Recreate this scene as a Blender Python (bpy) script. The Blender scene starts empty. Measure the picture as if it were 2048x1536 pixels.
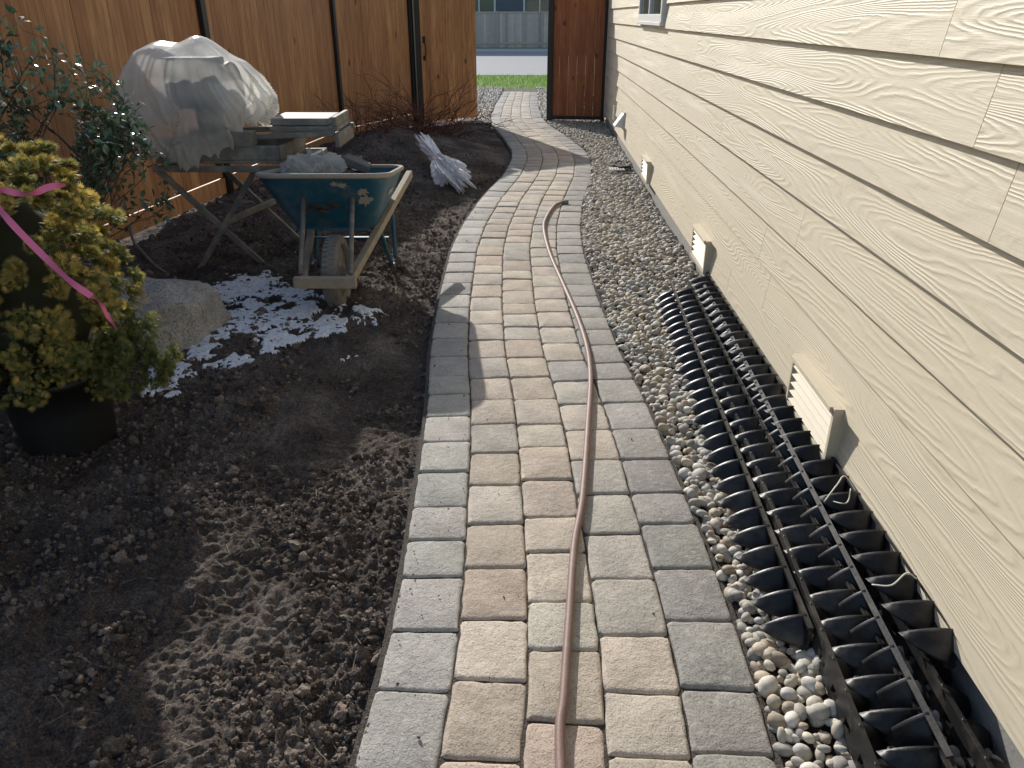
import bpy, math, random
import numpy as np
from mathutils import Vector, Matrix
random.seed(7); rng=np.random.default_rng(11)
R=math.radians
scene=bpy.context.scene

# ------------------------------------------------------------------ helpers
def link(o,parent=None):
    scene.collection.objects.link(o)
    if parent: o.parent=parent
    return o
def empty(name,loc=(0,0,0)):
    e=bpy.data.objects.new(name,None); e.empty_display_size=.2
    return link(e)
def mesh_np(name,V,F,col=None,mats=(),smooth=False,parent=None,fm=None):
    V=np.asarray(V,dtype=np.float32); F=np.asarray(F,dtype=np.int32)
    me=bpy.data.meshes.new(name); n=F.shape[1]
    me.vertices.add(len(V)); me.vertices.foreach_set('co',V.ravel())
    me.loops.add(F.size); me.loops.foreach_set('vertex_index',F.ravel())
    me.polygons.add(len(F)); me.polygons.foreach_set('loop_start',np.arange(0,F.size,n,dtype=np.int32))
    if fm is not None: me.polygons.foreach_set('material_index',np.asarray(fm,dtype=np.int32))
    me.update(calc_edges=True)
    me.polygons.foreach_set('use_smooth',np.full(len(F),smooth))
    if col is not None:
        a=me.color_attributes.new('Col','FLOAT_COLOR','POINT')
        c=np.ones((len(V),4),dtype=np.float32); c[:,:3]=col; a.data.foreach_set('color',c.ravel())
    for m in mats: me.materials.append(m)
    o=bpy.data.objects.new(name,me)
    return link(o,parent)
def instances(bv,bf,M,T,C):
    n=len(bv);N=len(T)
    V=(np.einsum('nij,kj->nki',M,bv)+T[:,None,:]).reshape(-1,3)
    F=(bf[None]+(np.arange(N)*n)[:,None,None]).reshape(-1,bf.shape[1])
    Cc=np.repeat(C,n,axis=0)
    return V,F,Cc
def ico(sub):
    import bmesh
    bm=bmesh.new(); bmesh.ops.create_icosphere(bm,subdivisions=sub,radius=1)
    v=np.array([x.co[:] for x in bm.verts]); f=np.array([[q.index for q in x.verts] for x in bm.faces]); bm.free()
    return v,f
def randrot(N):
    q=rng.normal(size=(N,4)); q/=np.linalg.norm(q,axis=1)[:,None]
    w,x,y,z=q.T
    return np.stack([1-2*(y*y+z*z),2*(x*y-z*w),2*(x*z+y*w),2*(x*y+z*w),1-2*(x*x+z*z),2*(y*z-x*w),2*(x*z-y*w),2*(y*z+x*w),1-2*(x*x+y*y)],axis=1).reshape(N,3,3)
def align(D,up=None):
    D=D/np.linalg.norm(D,axis=1)[:,None]
    U=up if up is not None else rng.normal(size=D.shape)
    Xv=np.cross(D,U); Xv/=np.linalg.norm(Xv,axis=1)[:,None]+1e-9
    Z=np.cross(Xv,D)
    return np.stack([Xv,D,Z],axis=2)
def smooth(t): t=np.clip(t,0,1); return t*t*(3-2*t)
_tab=rng.random((256,256))
def vn(x,y,f,s=0):
    x=np.asarray(x)*f+s*17.3+1000; y=np.asarray(y)*f+s*7.1+1000
    xi=np.floor(x).astype(int); yi=np.floor(y).astype(int); u=x-xi; v=y-yi
    u=u*u*(3-2*u); v=v*v*(3-2*v)
    a=_tab[xi%256,yi%256];b=_tab[(xi+1)%256,yi%256];c=_tab[xi%256,(yi+1)%256];d=_tab[(xi+1)%256,(yi+1)%256]
    return (a*(1-u)+b*u)*(1-v)+(c*(1-u)+d*u)*v

class MB:
    def __init__(s): s.v=[];s.f=[];s.m=[];s.c=[];s.sm=[]
    def add(s,vs,fs,mat=0,col=(1,1,1),sm=False):
        o=len(s.v)
        s.v+= [tuple(p) for p in vs]; s.c+=[col]*len(vs)
        for f in fs: s.f.append([i+o for i in f]); s.m.append(mat); s.sm.append(sm)
    def box(s,c,size,mat=0,col=(1,1,1),M=None):
        x,y,z=[q/2 for q in size]
        vs=[Vector(p) for p in [(-x,-y,-z),(x,-y,-z),(x,y,-z),(-x,y,-z),(-x,-y,z),(x,-y,z),(x,y,z),(-x,y,z)]]
        if M is not None: vs=[M@p for p in vs]
        c=Vector(c); vs=[p+c for p in vs]
        s.add(vs,[(0,3,2,1),(4,5,6,7),(0,1,5,4),(1,2,6,5),(2,3,7,6),(3,0,4,7)],mat,col)
    def beam(s,p0,p1,w,h,mat=0,col=(1,1,1),up=(0,0,1)):
        p0=Vector(p0);p1=Vector(p1);d=(p1-p0);L=d.length;d.normalize()
        x=d.cross(Vector(up)).normalized(); z=x.cross(d)
        M=Matrix((x,d,z)).transposed()
        s.box((p0+p1)/2,(w,L,h),mat,col,M)
    def tube(s,pts,r,n=10,mat=0,col=(1,1,1),cap=True):
        pts=[Vector(p) for p in pts]; N=len(pts)
        rr=r if hasattr(r,'__len__') else [r]*N
        vs=[];ref=None
        for i,p in enumerate(pts):
            d=(pts[min(i+1,N-1)]-pts[max(i-1,0)]).normalized()
            if ref is None:
                ref=Vector((0,0,1)) if abs(d.z)<.9 else Vector((1,0,0))
            x=d.cross(ref).normalized(); y=x.cross(d).normalized(); ref=y
            for k in range(n):
                a=2*math.pi*k/n
                vs.append(p+(x*math.cos(a)+y*math.sin(a))*rr[i])
        fs=[(i*n+k,i*n+(k+1)%n,(i+1)*n+(k+1)%n,(i+1)*n+k) for i in range(N-1) for k in range(n)]
        if cap: fs+= [tuple(range(n))[::-1],tuple((N-1)*n+k for k in range(n))]
        s.add(vs,fs,mat,col,True)
    def build(s,name,mats,parent=None,bevel=0,subsurf=0,solid=0):
        me=bpy.data.meshes.new(name); me.from_pydata(s.v,[],s.f); me.update()
        me.polygons.foreach_set('material_index',s.m); me.polygons.foreach_set('use_smooth',s.sm)
        a=me.color_attributes.new('Col','FLOAT_COLOR','POINT')
        c=np.ones((len(s.v),4),dtype=np.float32); c[:,:3]=np.array(s.c); a.data.foreach_set('color',c.ravel())
        for m in mats: me.materials.append(m)
        o=bpy.data.objects.new(name,me); link(o,parent)
        if solid: md=o.modifiers.new('s','SOLIDIFY'); md.thickness=solid; md.offset=0
        if bevel: md=o.modifiers.new('b','BEVEL'); md.width=bevel; md.segments=2; md.limit_method='ANGLE'
        if subsurf: md=o.modifiers.new('u','SUBSURF'); md.levels=subsurf; md.render_levels=subsurf
        return o
def catmull(P,n=8):
    P=[Vector(p) for p in P]; out=[]
    Q=[2*P[0]-P[1]]+P+[2*P[-1]-P[-2]]
    for i in range(1,len(Q)-2):
        for k in range(n):
            t=k/n;a,b,c,d=Q[i-1],Q[i],Q[i+1],Q[i+2]
            out.append(.5*((2*b)+(c-a)*t+(2*a-5*b+4*c-d)*t*t+(3*b-a-3*c+d)*t**3))
    out.append(P[-1]); return out

# ------------------------------------------------------------------ material helper
class N:
    def __init__(s,name):
        s.mat=bpy.data.materials.new(name); s.mat.use_nodes=True
        s.t=s.mat.node_tree; s.b=s.t.nodes['Principled BSDF']; s.out=s.t.nodes['Material Output']
    def n(s,typ,**k):
        q=s.t.nodes.new(typ)
        for a,b in k.items(): setattr(q,a,b)
        return q
    def l(s,a,b): s.t.links.new(a,b)
    def pos(s,scale=(1,1,1)):
        g=s.n('ShaderNodeNewGeometry'); m=s.n('ShaderNodeMapping'); m.inputs['Scale'].default_value=scale
        s.l(g.outputs['Position'],m.inputs['Vector']); return m.outputs['Vector']
    def noise(s,vec,scale,detail=4,rough=.55,dist=0):
        q=s.n('ShaderNodeTexNoise'); q.inputs['Scale'].default_value=scale; q.inputs['Detail'].default_value=detail
        q.inputs['Roughness'].default_value=rough; q.inputs['Distortion'].default_value=dist
        s.l(vec,q.inputs['Vector']); return q.outputs['Fac']
    def ramp(s,fac,stops):
        q=s.n('ShaderNodeValToRGB'); e=q.color_ramp.elements
        while len(e)<len(stops): e.new(.5)
        for el,(p,c) in zip(e,stops):
            el.position=p; el.color=(*c,1) if hasattr(c,'__len__') else (c,c,c,1)
        s.l(fac,q.inputs['Fac']); return q.outputs['Color']
    def mix(s,fac,a,b,mode='MIX'):
        q=s.n('ShaderNodeMix',data_type='RGBA',blend_type=mode)
        for val,idx in ((fac,0),(a,6),(b,7)):
            if hasattr(val,'links'): s.l(val,q.inputs[idx])
            elif idx==0: q.inputs[0].default_value=val
            else: q.inputs[idx].default_value=(*val,1)
        return q.outputs[2]
    def math(s,op,a,b=0.):
        q=s.n('ShaderNodeMath',operation=op)
        for i,v in enumerate((a,b)):
            if hasattr(v,'links'): s.l(v,q.inputs[i])
            else: q.inputs[i].default_value=v
        return q.outputs[0]
    def vcol(s): return s.n('ShaderNodeVertexColor',layer_name='Col').outputs['Color']
    def bump(s,h,strength=.5,dist=.01,prev=None):
        q=s.n('ShaderNodeBump'); q.inputs['Strength'].default_value=strength; q.inputs['Distance'].default_value=dist
        s.l(h,q.inputs['Height'])
        if prev is not None: s.l(prev,q.inputs['Normal'])
        s.l(q.outputs['Normal'],s.b.inputs['Normal']); return q.outputs['Normal']
    def fin(s,col=None,rough=.7,metal=0,spec=None):
        if col is not None:
            if hasattr(col,'links'): s.l(col,s.b.inputs['Base Color'])
            else: s.b.inputs['Base Color'].default_value=(*col,1)
        if hasattr(rough,'links'): s.l(rough,s.b.inputs['Roughness'])
        else: s.b.inputs['Roughness'].default_value=rough
        s.b.inputs['Metallic'].default_value=metal
        if spec is not None: s.b.inputs['Specular IOR Level'].default_value=spec
        return s.mat

def m_simple(name,col,rough=.6,var=.25,scale=20,metal=0,bump=.2,usev=False,dirt=None,spec=None):
    k=N(name); p=k.pos(); f=k.noise(p,scale)
    base=k.vcol() if usev else col
    lo=k.mix(1.0,base,(1-var,)*3,'MULTIPLY')
    c=k.mix(f,lo,base)
    if dirt:
        f2=k.noise(p,7,6,.7); c=k.mix(k.ramp(f2,[(.48,0),(.62,1)]),c,dirt)
    k.bump(k.noise(p,scale*4,3),bump,.003)
    return k.fin(c,rough,metal,spec)

# paver
k=N('paver_stone'); p=k.pos()
c=k.mix(1.0,k.vcol(),k.ramp(k.noise(p,9,4,.6),[(.25,(.80,.79,.78)),(.75,(1.15,1.14,1.11))]),'MULTIPLY')
sp=k.ramp(k.noise(p,210,2,.7),[(.34,(.45,.43,.41)),(.45,(1,1,1)),(.66,(1,1,1)),(.8,(1.3,1.28,1.25))]); c=k.mix(.9,c,sp,'MULTIPLY')
w=k.ramp(k.noise(p,28,4,.7),[(.52,0),(.72,1)]); c=k.mix(k.math('MULTIPLY',w,.4),c,(.64,.60,.54))
dk=k.ramp(k.noise(p,3.3,5,.7),[(.50,0),(.8,1)]); c=k.mix(k.math('MULTIPLY',dk,.4),c,(.20,.165,.135))
sc=k.ramp(k.noise(k.pos((1,4,1)),60,2,.8,2.5),[(.68,0),(.74,1)]); c=k.mix(k.math('MULTIPLY',sc,.55),c,(.75,.73,.69))
b1=k.bump(k.noise(p,170,3,.7),.8,.003); k.bump(k.noise(p,45,4,.6),.7,.006,b1)
M_paver=k.fin(c,.85,0,.3)
k=N('joint_sand'); p=k.pos(); c=k.ramp(k.noise(p,150,3),[(.3,(.02,.017,.014)),(.7,(.12,.10,.08))]); k.bump(k.noise(p,200,3),1,.006); M_joint=k.fin(c,.95)
# soil
k=N('soil'); p=k.pos(); 
c=k.ramp(k.noise(p,2.2,5,.65),[(.3,(.085,.069,.060)),(.5,(.175,.143,.122)),(.70,(.38,.325,.28))])
c=k.mix(.9,c,k.ramp(k.noise(p,140,4,.75),[(.3,(.28,.26,.24)),(.5,(.95,.95,.95)),(.70,(2.2,2.1,2.0))]),'MULTIPLY')
b1=k.bump(k.noise(p,240,3,.8),1,.010); k.bump(k.noise(p,70,5,.75),1,.028,b1); M_soil=k.fin(c,.93,0,.2)
k=N('soil_clod'); p=k.pos(); c=k.mix(.8,k.vcol(),k.ramp(k.noise(p,150,3,.75),[(.3,(.45,.45,.45)),(.7,(1.6,1.5,1.4))]),'MULTIPLY')
k.bump(k.noise(p,150,3,.8),1,.012); M_clod=k.fin(c,.93,0,.2)
# gravel
k=N('river_pebble'); p=k.pos(); c=k.mix(.7,k.vcol(),k.ramp(k.noise(p,60,3,.6),[(.3,(.75,.75,.75)),(.7,(1.2,1.2,1.2))]),'MULTIPLY'); k.bump(k.noise(p,200,2),.2,.002); M_peb=k.fin(c,.65,0,.35)
M_pebbase=m_simple('gravel_bed',(.12,.10,.08),.95,.6,60,bump=1)
# siding
k=N('embossed_siding'); vc=k.vcol()
g=k.n('ShaderNodeNewGeometry'); mp=k.n('ShaderNodeMapping'); mp.inputs['Scale'].default_value=(1,.62,8.5)
off=k.n('ShaderNodeVectorMath',operation='SCALE'); off.inputs['Scale'].default_value=30; k.l(vc,off.inputs[0])
ad=k.n('ShaderNodeVectorMath',operation='ADD'); k.l(g.outputs['Position'],mp.inputs['Vector']); k.l(mp.outputs['Vector'],ad.inputs[0]); k.l(off.outputs[0],ad.inputs[1])
wob=k.noise(k.pos((1,14,22)),1.0,3,.6)
nz=k.math('ADD',k.noise(ad.outputs[0],.8,1,.4,.25),k.math('MULTIPLY',wob,.016))
rings=k.math('SINE',k.math('MULTIPLY',nz,240.))
rr=k.math('POWER',k.math('ADD',k.math('MULTIPLY',rings,.5),.5),1.8)
fine=k.noise(k.pos((1,3,110)),3,2,.6)
msk=k.ramp(k.noise(ad.outputs[0],1.7,3,.6),[(.33,.18),(.6,1)])
h=k.math('ADD',k.math('MULTIPLY',rr,msk),k.math('MULTIPLY',fine,.55))
k.bump(h,.5,.0027)
c=k.mix(k.noise(k.pos(),1.5,4),(.63,.55,.41),(.71,.625,.47))
c=k.mix(k.math('MULTIPLY',k.math('MULTIPLY',rr,msk),.16),c,(.44,.37,.26))
M_siding=k.fin(c,.6,0,.35)
M_trim=m_simple('house_trim_paint',(.68,.60,.45),.55,.1,8)
M_conc=m_simple('foundation_concrete',(.36,.35,.32),.9,.35,14,bump=.6)
M_shadowgap=m_simple('siding_backing',(.05,.045,.04),.9)
M_white=m_simple('white_vinyl',(.78,.78,.76),.4,.08,10)
k=N('window_glass'); k.b.inputs['Base Color'].default_value=(.05,.10,.095,1); k.b.inputs['Roughness'].default_value=.05; M_glass=k.mat
def cedar(name,a,b,dark):
    k=N(name); p=k.pos((1,1,.09)); vc=k.vcol()
    off=k.n('ShaderNodeVectorMath',operation='SCALE'); off.inputs['Scale'].default_value=20; k.l(vc,off.inputs[0])
    ad=k.n('ShaderNodeVectorMath',operation='ADD'); k.l(p,ad.inputs[0]); k.l(off.outputs[0],ad.inputs[1])
    g1=k.noise(ad.outputs[0],28,4,.6,.6); sep=k.n('ShaderNodeSeparateColor'); k.l(vc,sep.inputs[0])
    c=k.mix(sep.outputs[0],a,b)
    c=k.mix(.9,c,k.ramp(g1,[(.3,(.6,.55,.5)),(.65,(1.15,1.12,1.1))]),'MULTIPLY')
    p2=k.pos((1,1,.55)); ad2=k.n('ShaderNodeVectorMath',operation='ADD'); k.l(p2,ad2.inputs[0]); k.l(off.outputs[0],ad2.inputs[1])
    kn=k.n('ShaderNodeTexVoronoi'); kn.inputs['Scale'].default_value=4.2; k.l(ad2.outputs[0],kn.inputs['Vector'])
    kf=k.ramp(kn.outputs['Distance'],[(.07,1),(.13,0)]); c=k.mix(k.math('MULTIPLY',kf,.85),c,dark)
    st=k.ramp(k.noise(k.pos((1,1,.5)),1.6,5,.65),[(.4,0),(.75,1)]); c=k.mix(k.math('MULTIPLY',st,.5),c,tuple(q*.55 for q in a))
    k.bump(g1,.3,.004); return k.fin(c,.6,0,.3)
M_cedar=cedar('cedar_boards',(.50,.23,.095),(.74,.385,.165),(.12,.05,.025))
M_cedar2=cedar('gate_cedar',(.38,.13,.055),(.50,.19,.085),(.08,.03,.015))
M_black=m_simple('black_steel',(.014,.014,.016),.45,.3,20)
M_plastic=m_simple('black_plastic',(.017,.017,.018),.42,.4,30,bump=.15,dirt=(.055,.050,.044),spec=.45)
M_hose=m_simple('hose_rubber',(.27,.165,.135),.6,.3,30,dirt=(.27,.20,.165))
k=N('granite_boulder'); p=k.pos(); c=k.ramp(k.noise(p,5,6,.7),[(.3,(.34,.32,.29)),(.55,(.5,.47,.43)),(.75,(.6,.57,.53))]); c=k.mix(.8,c,k.ramp(k.noise(p,110,2),[(.35,(.45,.45,.45)),(.5,(1,1,1)),(.7,(1.3,1.3,1.3))]),'MULTIPLY'); k.bump(k.noise(p,30,6,.7),.9,.02); M_rock=k.fin(c,.85)
k=N('snow'); p=k.pos(); k.bump(k.noise(p,60,4,.6),.6,.012); M_snow=k.fin(k.ramp(k.noise(p,45,5,.75),[(.32,(.45,.46,.49)),(.5,(.86,.88,.91))]),.6)
def leafmat(name,rough,trans=.3,spec=.5):
    k=N(name); c=k.vcol(); k.fin(c,rough,0,spec)
    tr=k.n('ShaderNodeBsdfTranslucent'); k.l(c,tr.inputs['Color']); mx=k.n('ShaderNodeMixShader'); mx.inputs[0].default_value=trans
    k.l(k.b.outputs[0],mx.inputs[1]); k.l(tr.outputs[0],mx.inputs[2]); k.l(mx.outputs[0],k.out.inputs['Surface']); return k.mat
M_leaf=leafmat('glossy_leaf',.24,.15,1.0); M_gold=leafmat('golden_foliage',.6,.4,.3); M_grassb=leafmat('grass_blade',.6,.35,.3)
M_bark=m_simple('bark',(.16,.11,.075),.9,.5,30,bump=.8); M_twig=m_simple('twig',(.18,.075,.05),.8,.4,30)
M_straw=m_simple('straw',(.34,.28,.19),.9,.4,30)
M_pot=m_simple('pot_plastic',(.018,.018,.018),.5,.3,10)
def plastic_film(name,alpha,col,spread=.15,stain=None,trl=.55):
    k=N(name); k.fin(k.mix(k.math('MULTIPLY',k.ramp(k.noise(k.pos(),3,3,.5),[(.45,0),(.75,1)]),.6),col,stain or tuple(q*.75 for q in col)),.22,0,.9)
    k.b.inputs['Coat Weight'].default_value=.4; k.b.inputs['Coat Roughness'].default_value=.12
    tr=k.n('ShaderNodeBsdfTransparent'); tl=k.n('ShaderNodeBsdfTranslucent'); tl.inputs[0].default_value=(*[min(1,q*1.1) for q in col],1)
    m1=k.n('ShaderNodeMixShader'); m1.inputs[0].default_value=trl; k.l(k.b.outputs[0],m1.inputs[1]); k.l(tl.outputs[0],m1.inputs[2])
    m2=k.n('ShaderNodeMixShader'); k.l(k.ramp(k.noise(k.pos(),3,2,.5),[(.35,max(0,alpha-spread)),(.65,min(1,alpha+spread))]),m2.inputs[0]); k.l(tr.outputs[0],m2.inputs[1]); k.l(m1.outputs[0],m2.inputs[2])
    k.bump(k.noise(k.pos((1,1,.22)),11,2,.45,1.2),.45,.02)
    k.l(m2.outputs[0],k.out.inputs['Surface']); return k.mat
M_film=plastic_film('dusty_plastic_sheet',.62,(.88,.86,.80),.2,(.66,.60,.50),.6); M_bag=plastic_film('white_plastic_bag',.97,(.95,.95,.97),.03,None,.35)
M_galv=m_simple('dusty_metal',(.25,.23,.20),.7,.4,15,metal=.1,dirt=(.33,.30,.255))
M_motor=m_simple('motor_grey',(.03,.03,.035),.5,.3,12)
M_blue=m_simple('blue_paint',(.018,.12,.19),.45,.35,9,dirt=(.07,.13,.16))
M_mud=m_simple('dried_mortar',(.46,.40,.32),.9,.3,25,bump=.8)
M_wood=m_simple('weathered_wood',(.48,.39,.28),.8,.4,18,bump=.5,dirt=(.32,.26,.19))
M_rubber=m_simple('dusty_rubber',(.27,.25,.22),.85,.4,20,bump=.5)
M_pink=m_simple('pink_ribbon',(.95,.22,.44),.45,.1,10)
M_tie=m_simple('white_strap',(.8,.77,.66),.4,.1,10)
M_asph=m_simple('asphalt',(.36,.36,.36),.9,.15,3,bump=.4)
M_walk=m_simple('sidewalk_concrete',(.6,.58,.54),.9,.15,4)
M_lawn=m_simple('lawn',(.15,.26,.04),.9,.4,6,bump=1)
M_ground=m_simple('ground',(.11,.095,.075),.95,.4,2,bump=.5)
M_fence2=m_simple('weathered_fence',(.2,.17,.135),.85,.3,5,usev=True)
M_farhouse=m_simple('blue_grey_siding',(.12,.15,.18),.7,.1,4)
M_roof=m_simple('roof_shingle',(.06,.06,.065),.9,.4,9,bump=.6)
M_stone=m_simple('dark_stone',(.16,.155,.15),.9,.4,14,bump=.8)

# ------------------------------------------------------------------ layout functions
PY=np.array([-.5,.6,1.2,1.5,2.0,2.3,2.63,3.07,3.64,4.41,5.51,6.25,7.2,8.44,9.39,10.15,11.5,12.63,13.6,15.6,17.66,18.6])
PX=np.array([.11,.115,.12,.145,.145,.135,.13,.11,.065,.04,.035,.075,.18,.38,.465,.465,.31,.14,.07,.09,.16,.19])
fy=np.linspace(-.5,18.6,2000); fx=np.interp(fy,PY,PX)
ker=np.hanning(61);ker/=ker.sum(); fx=np.convolve(np.pad(fx,30,mode='edge'),ker,'valid')
def cx(y): return np.interp(y,fy,fx)
def hw(y): return np.interp(y,[0,6,9,12,18],[.487,.487,.475,.45,.39])
ss=np.concatenate([[0],np.cumsum(np.hypot(np.diff(fx),np.diff(fy)))])
def path_xy(s,o):
    y=np.interp(s,ss,fy);x=np.interp(s,ss,fx)
    y2=np.interp(s+.02,ss,fy);x2=np.interp(s+.02,ss,fx);y1=np.interp(s-.02,ss,fy);x1=np.interp(s-.02,ss,fx)
    tx,ty=x2-x1,y2-y1; L=np.hypot(tx,ty); tx/=L;ty/=L
    o=o*hw(y)/.487
    return x+ty*o, y-tx*o
wd=Vector((.033,1,0)).normalized(); wn=Vector((-1,.033,0)).normalized()
def W(a,z,o=0): return Vector((1.055,0,z))+wd*a+wn*o
def wallx(y): return 1.055+.033*y

def sheet(name,x0,x1,y0,y1,z,mat):
    return mesh_np(name,[(x0,y0,z),(x1,y0,z),(x1,y1,z),(x0,y1,z)],[(0,1,2,3)],mats=[mat])
sheet('ground',-600,600,-600,600,-.11,M_ground)

# ------------------------------------------------------------------ path
def rrect(hx,hy,r,n=4):
    pts=[]
    for cxx,cyy,a0 in ((hx-r,hy-r,0),(-hx+r,hy-r,90),(-hx+r,-hy+r,180),(hx-r,-hy+r,270)):
        for i in range(n+1):
            a=R(a0+90*i/n); pts.append((cxx+r*math.cos(a),cyy+r*math.sin(a)))
    out=[]
    for i,pp in enumerate(pts):
        out.append(pp); nx_=pts[(i+1)%len(pts)]
        if math.hypot(nx_[0]-pp[0],nx_[1]-pp[1])>.05:
            for t in (.2,.4,.6,.8): out.append((pp[0]*(1-t)+nx_[0]*t,pp[1]*(1-t)+nx_[1]*t))
    return out
mb=MB()
edges=[-.487,-.293,-.1,.095,.292,.487]
total=ss[-1]
pal_t=[(.56,.485,.40),(.53,.46,.38),(.58,.51,.425),(.50,.425,.345),(.53,.435,.355),(.53,.475,.405),(.47,.43,.38)]
pal_g=[(.43,.41,.38),(.40,.385,.355),(.46,.435,.40),(.42,.40,.365),(.38,.365,.34)]
for col in range(5):
    s0=.25+random.random()*.2
    border=col in(0,4)
    while s0<total-.3:
        L=random.choice([.235,.235,.235,.235,.19,.225])
        if s0+L>total-.1: break
        gap=.0022
        a,b=edges[col]+gap,edges[col+1]-gap
        hx=(b-a)/2;hy=L/2-gap; cxo=(a+b)/2; cyo=s0+L/2
        zt=random.uniform(-.003,.003); tx=random.uniform(-.016,.016);ty=random.uniform(-.016,.016)
        if border: pc=random.choice(pal_g)
        else: pc=random.choice(pal_t if random.random()<.90 else pal_g)
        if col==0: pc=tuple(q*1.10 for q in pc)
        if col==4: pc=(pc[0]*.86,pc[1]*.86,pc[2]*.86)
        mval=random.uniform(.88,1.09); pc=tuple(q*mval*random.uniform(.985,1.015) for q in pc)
        base=rrect(hx,hy,random.uniform(.009,.024))
        jit=[(random.uniform(-.0028,.0028),random.uniform(-.0028,.0028)) for _ in base]
        rings=[(0,-.05),(0,-.010),(.0025,-.0035),(.006,-.001),(.012,0)]
        vs=[]
        for ri,(ins,z) in enumerate(rings):
            for (x,y),(jx,jy) in zip(base,jit):
                f1=(abs(x)-ins)/abs(x) if abs(x)>1e-6 else 1; f2=(abs(y)-ins)/abs(y) if abs(y)>1e-6 else 1
                kx=1-.15*ri
                xx=x*max(f1,0)+jx*kx+(random.uniform(-.0014,.0014) if ri in (2,3) else 0);yy=y*max(f2,0)+jy*kx
                wx,wy=path_xy(cyo+yy,cxo+xx)
                vs.append((float(wx),float(wy),z+zt+tx*x+ty*y+(random.uniform(-.0012,.0004) if ri in(2,3) else 0)))
        n=len(base)
        fs=[(i*n+q,i*n+(q+1)%n,(i+1)*n+(q+1)%n,(i+1)*n+q) for i in range(len(rings)-1) for q in range(n)]
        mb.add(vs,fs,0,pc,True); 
        o=len(mb.v)-n; mb.f.append([o+q for q in range(n)]); mb.m.append(0); mb.sm.append(True)
        s0+=L
path=empty('paver_path')
mb.build('pavers',[M_paver],path)
sv=np.linspace(.1,total-.15,300); Vj=[]
for s_ in sv:
    for o_ in(-.5,.5):
        x_,y_=path_xy(s_,o_); Vj.append((x_,y_,-.009))
mesh_np('joint_sand',Vj,[(2*i,2*i+1,2*i+3,2*i+2) for i in range(299)],mats=[M_joint],parent=path)

# ------------------------------------------------------------------ soil
def fencex(y): return -2.95+.1337*(y-5.64)
def soilz(x,y,fine=True):
    x=np.asarray(x,float);y=np.asarray(y,float)
    d=cx(y)-hw(y)-x
    z=-.05+.045*smooth(d/.5)
    amp=smooth(d/.06)
    big=.07*(vn(x,y,.9,1)-.5)+.05*(vn(x,y,2.3,2)-.5)
    z=z+big*smooth(d/.5)
    z=z+.30*np.exp(-(((x+1.5)/.8)**2+((y-9.6)/1.5)**2))*smooth(d/.4)
    nearmask=.7+.3*smooth((vn(x,y,1.1,9)-.3)*3)
    if fine:
        wxx=x+.03*vn(x,y,11,13);wyy=y+.03*vn(x,y,11,14)
        r=np.abs(vn(wxx,wyy,6,3)-.5)*2; r2=np.abs(vn(wxx,wyy,15,4)-.5)*2; r3=np.abs(vn(wxx,wyy,36,5)-.5)*2
        z=z+amp*nearmask*(.022*(.6-r)+.019*(.5-r2)+.015*(.5-r3)+.013*(vn(x,y,62,6)-.5)+.011*(vn(x,y,115,7)-.5))
    return np.where(d<0,-.06,z)
xs=np.concatenate([np.arange(-4.6,-2.2,.02),np.arange(-2.2,.55,.0074)])
ys=[.3]
while ys[-1]<13.6: ys.append(ys[-1]+max(.0074,.004*ys[-1]))
ys=np.array(ys); XX,YY=np.meshgrid(xs,ys); ZZ=soilz(XX,YY)
nx,ny=len(xs),len(ys)
idx=np.arange(nx*ny).reshape(ny,nx)
Fq=np.stack([idx[:-1,:-1],idx[:-1,1:],idx[1:,1:],idx[1:,:-1]],axis=-1).reshape(-1,4)
mesh_np('garden_soil',np.stack([XX,YY,ZZ],-1).reshape(-1,3),Fq,mats=[M_soil],smooth=True)
iv,if_=ico(2)
NC=52000
cy=.75+ (rng.random(NC)**1.9)*8.5; cxx=rng.uniform(-2.6,0,NC)*np.clip(.5+cy/4,.6,1.1)
keep=(cxx<cx(cy)-hw(cy)-.012)&(vn(cxx,cy,1.7,21)+.6*vn(cxx,cy,6,22)>.50)
cxx=cxx[keep];cy=cy[keep];NC=len(cy)
sz=.0025+.010*rng.random(NC)**3.0+ (rng.random(NC)<.012)*.014
n2=260; cy2=.9+rng.random(n2)**1.6*6; side=rng.random(n2)<.75
cx2=np.where(side,cx(cy2)-hw(cy2)+rng.random(n2)**3*.2,cx(cy2)+rng.uniform(-.48,.48,n2)); s2=.0012+.003*rng.random(n2)**3
Ms=randrot(NC+n2)*(np.concatenate([sz,s2])[:,None,None]*rng.uniform(.6,1.3,(NC+n2,1,3)))
T=np.concatenate([np.stack([cxx,cy,soilz(cxx,cy)+sz*.35],1),np.stack([cx2,cy2,.002+s2*.5],1)])
g=rng.uniform(.4,1.8,NC+n2)[:,None]*np.array([.20,.165,.14]); g[NC:]*=.7
bmp=1+.32*(rng.random((len(iv),1))-.5)*2
V_,F_,C_=instances(iv*bmp,if_,Ms,T,g); mesh_np('soil_clods',V_,F_,C_,[M_clod],False)
ns=900; sy=.9+rng.random(ns)**1.5*6; sx=rng.uniform(-2.4,-.4,ns); kk=sx<cx(sy)-hw(sy)-.02; sx=sx[kk];sy=sy[kk];ns=len(sx)
bvs=np.array([(-1,-.03,0),(1,-.03,.05),(1,.03,.05),(-1,.03,0)]); 
yaw=rng.uniform(0,6.28,ns);cz,sz_=np.cos(yaw),np.sin(yaw);Z0=np.zeros(ns);O=np.ones(ns)
Rz=np.stack([cz,-sz_,Z0,sz_,cz,Z0,Z0,Z0,O],1).reshape(ns,3,3)*rng.uniform(.008,.028,(ns,1,1))
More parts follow.
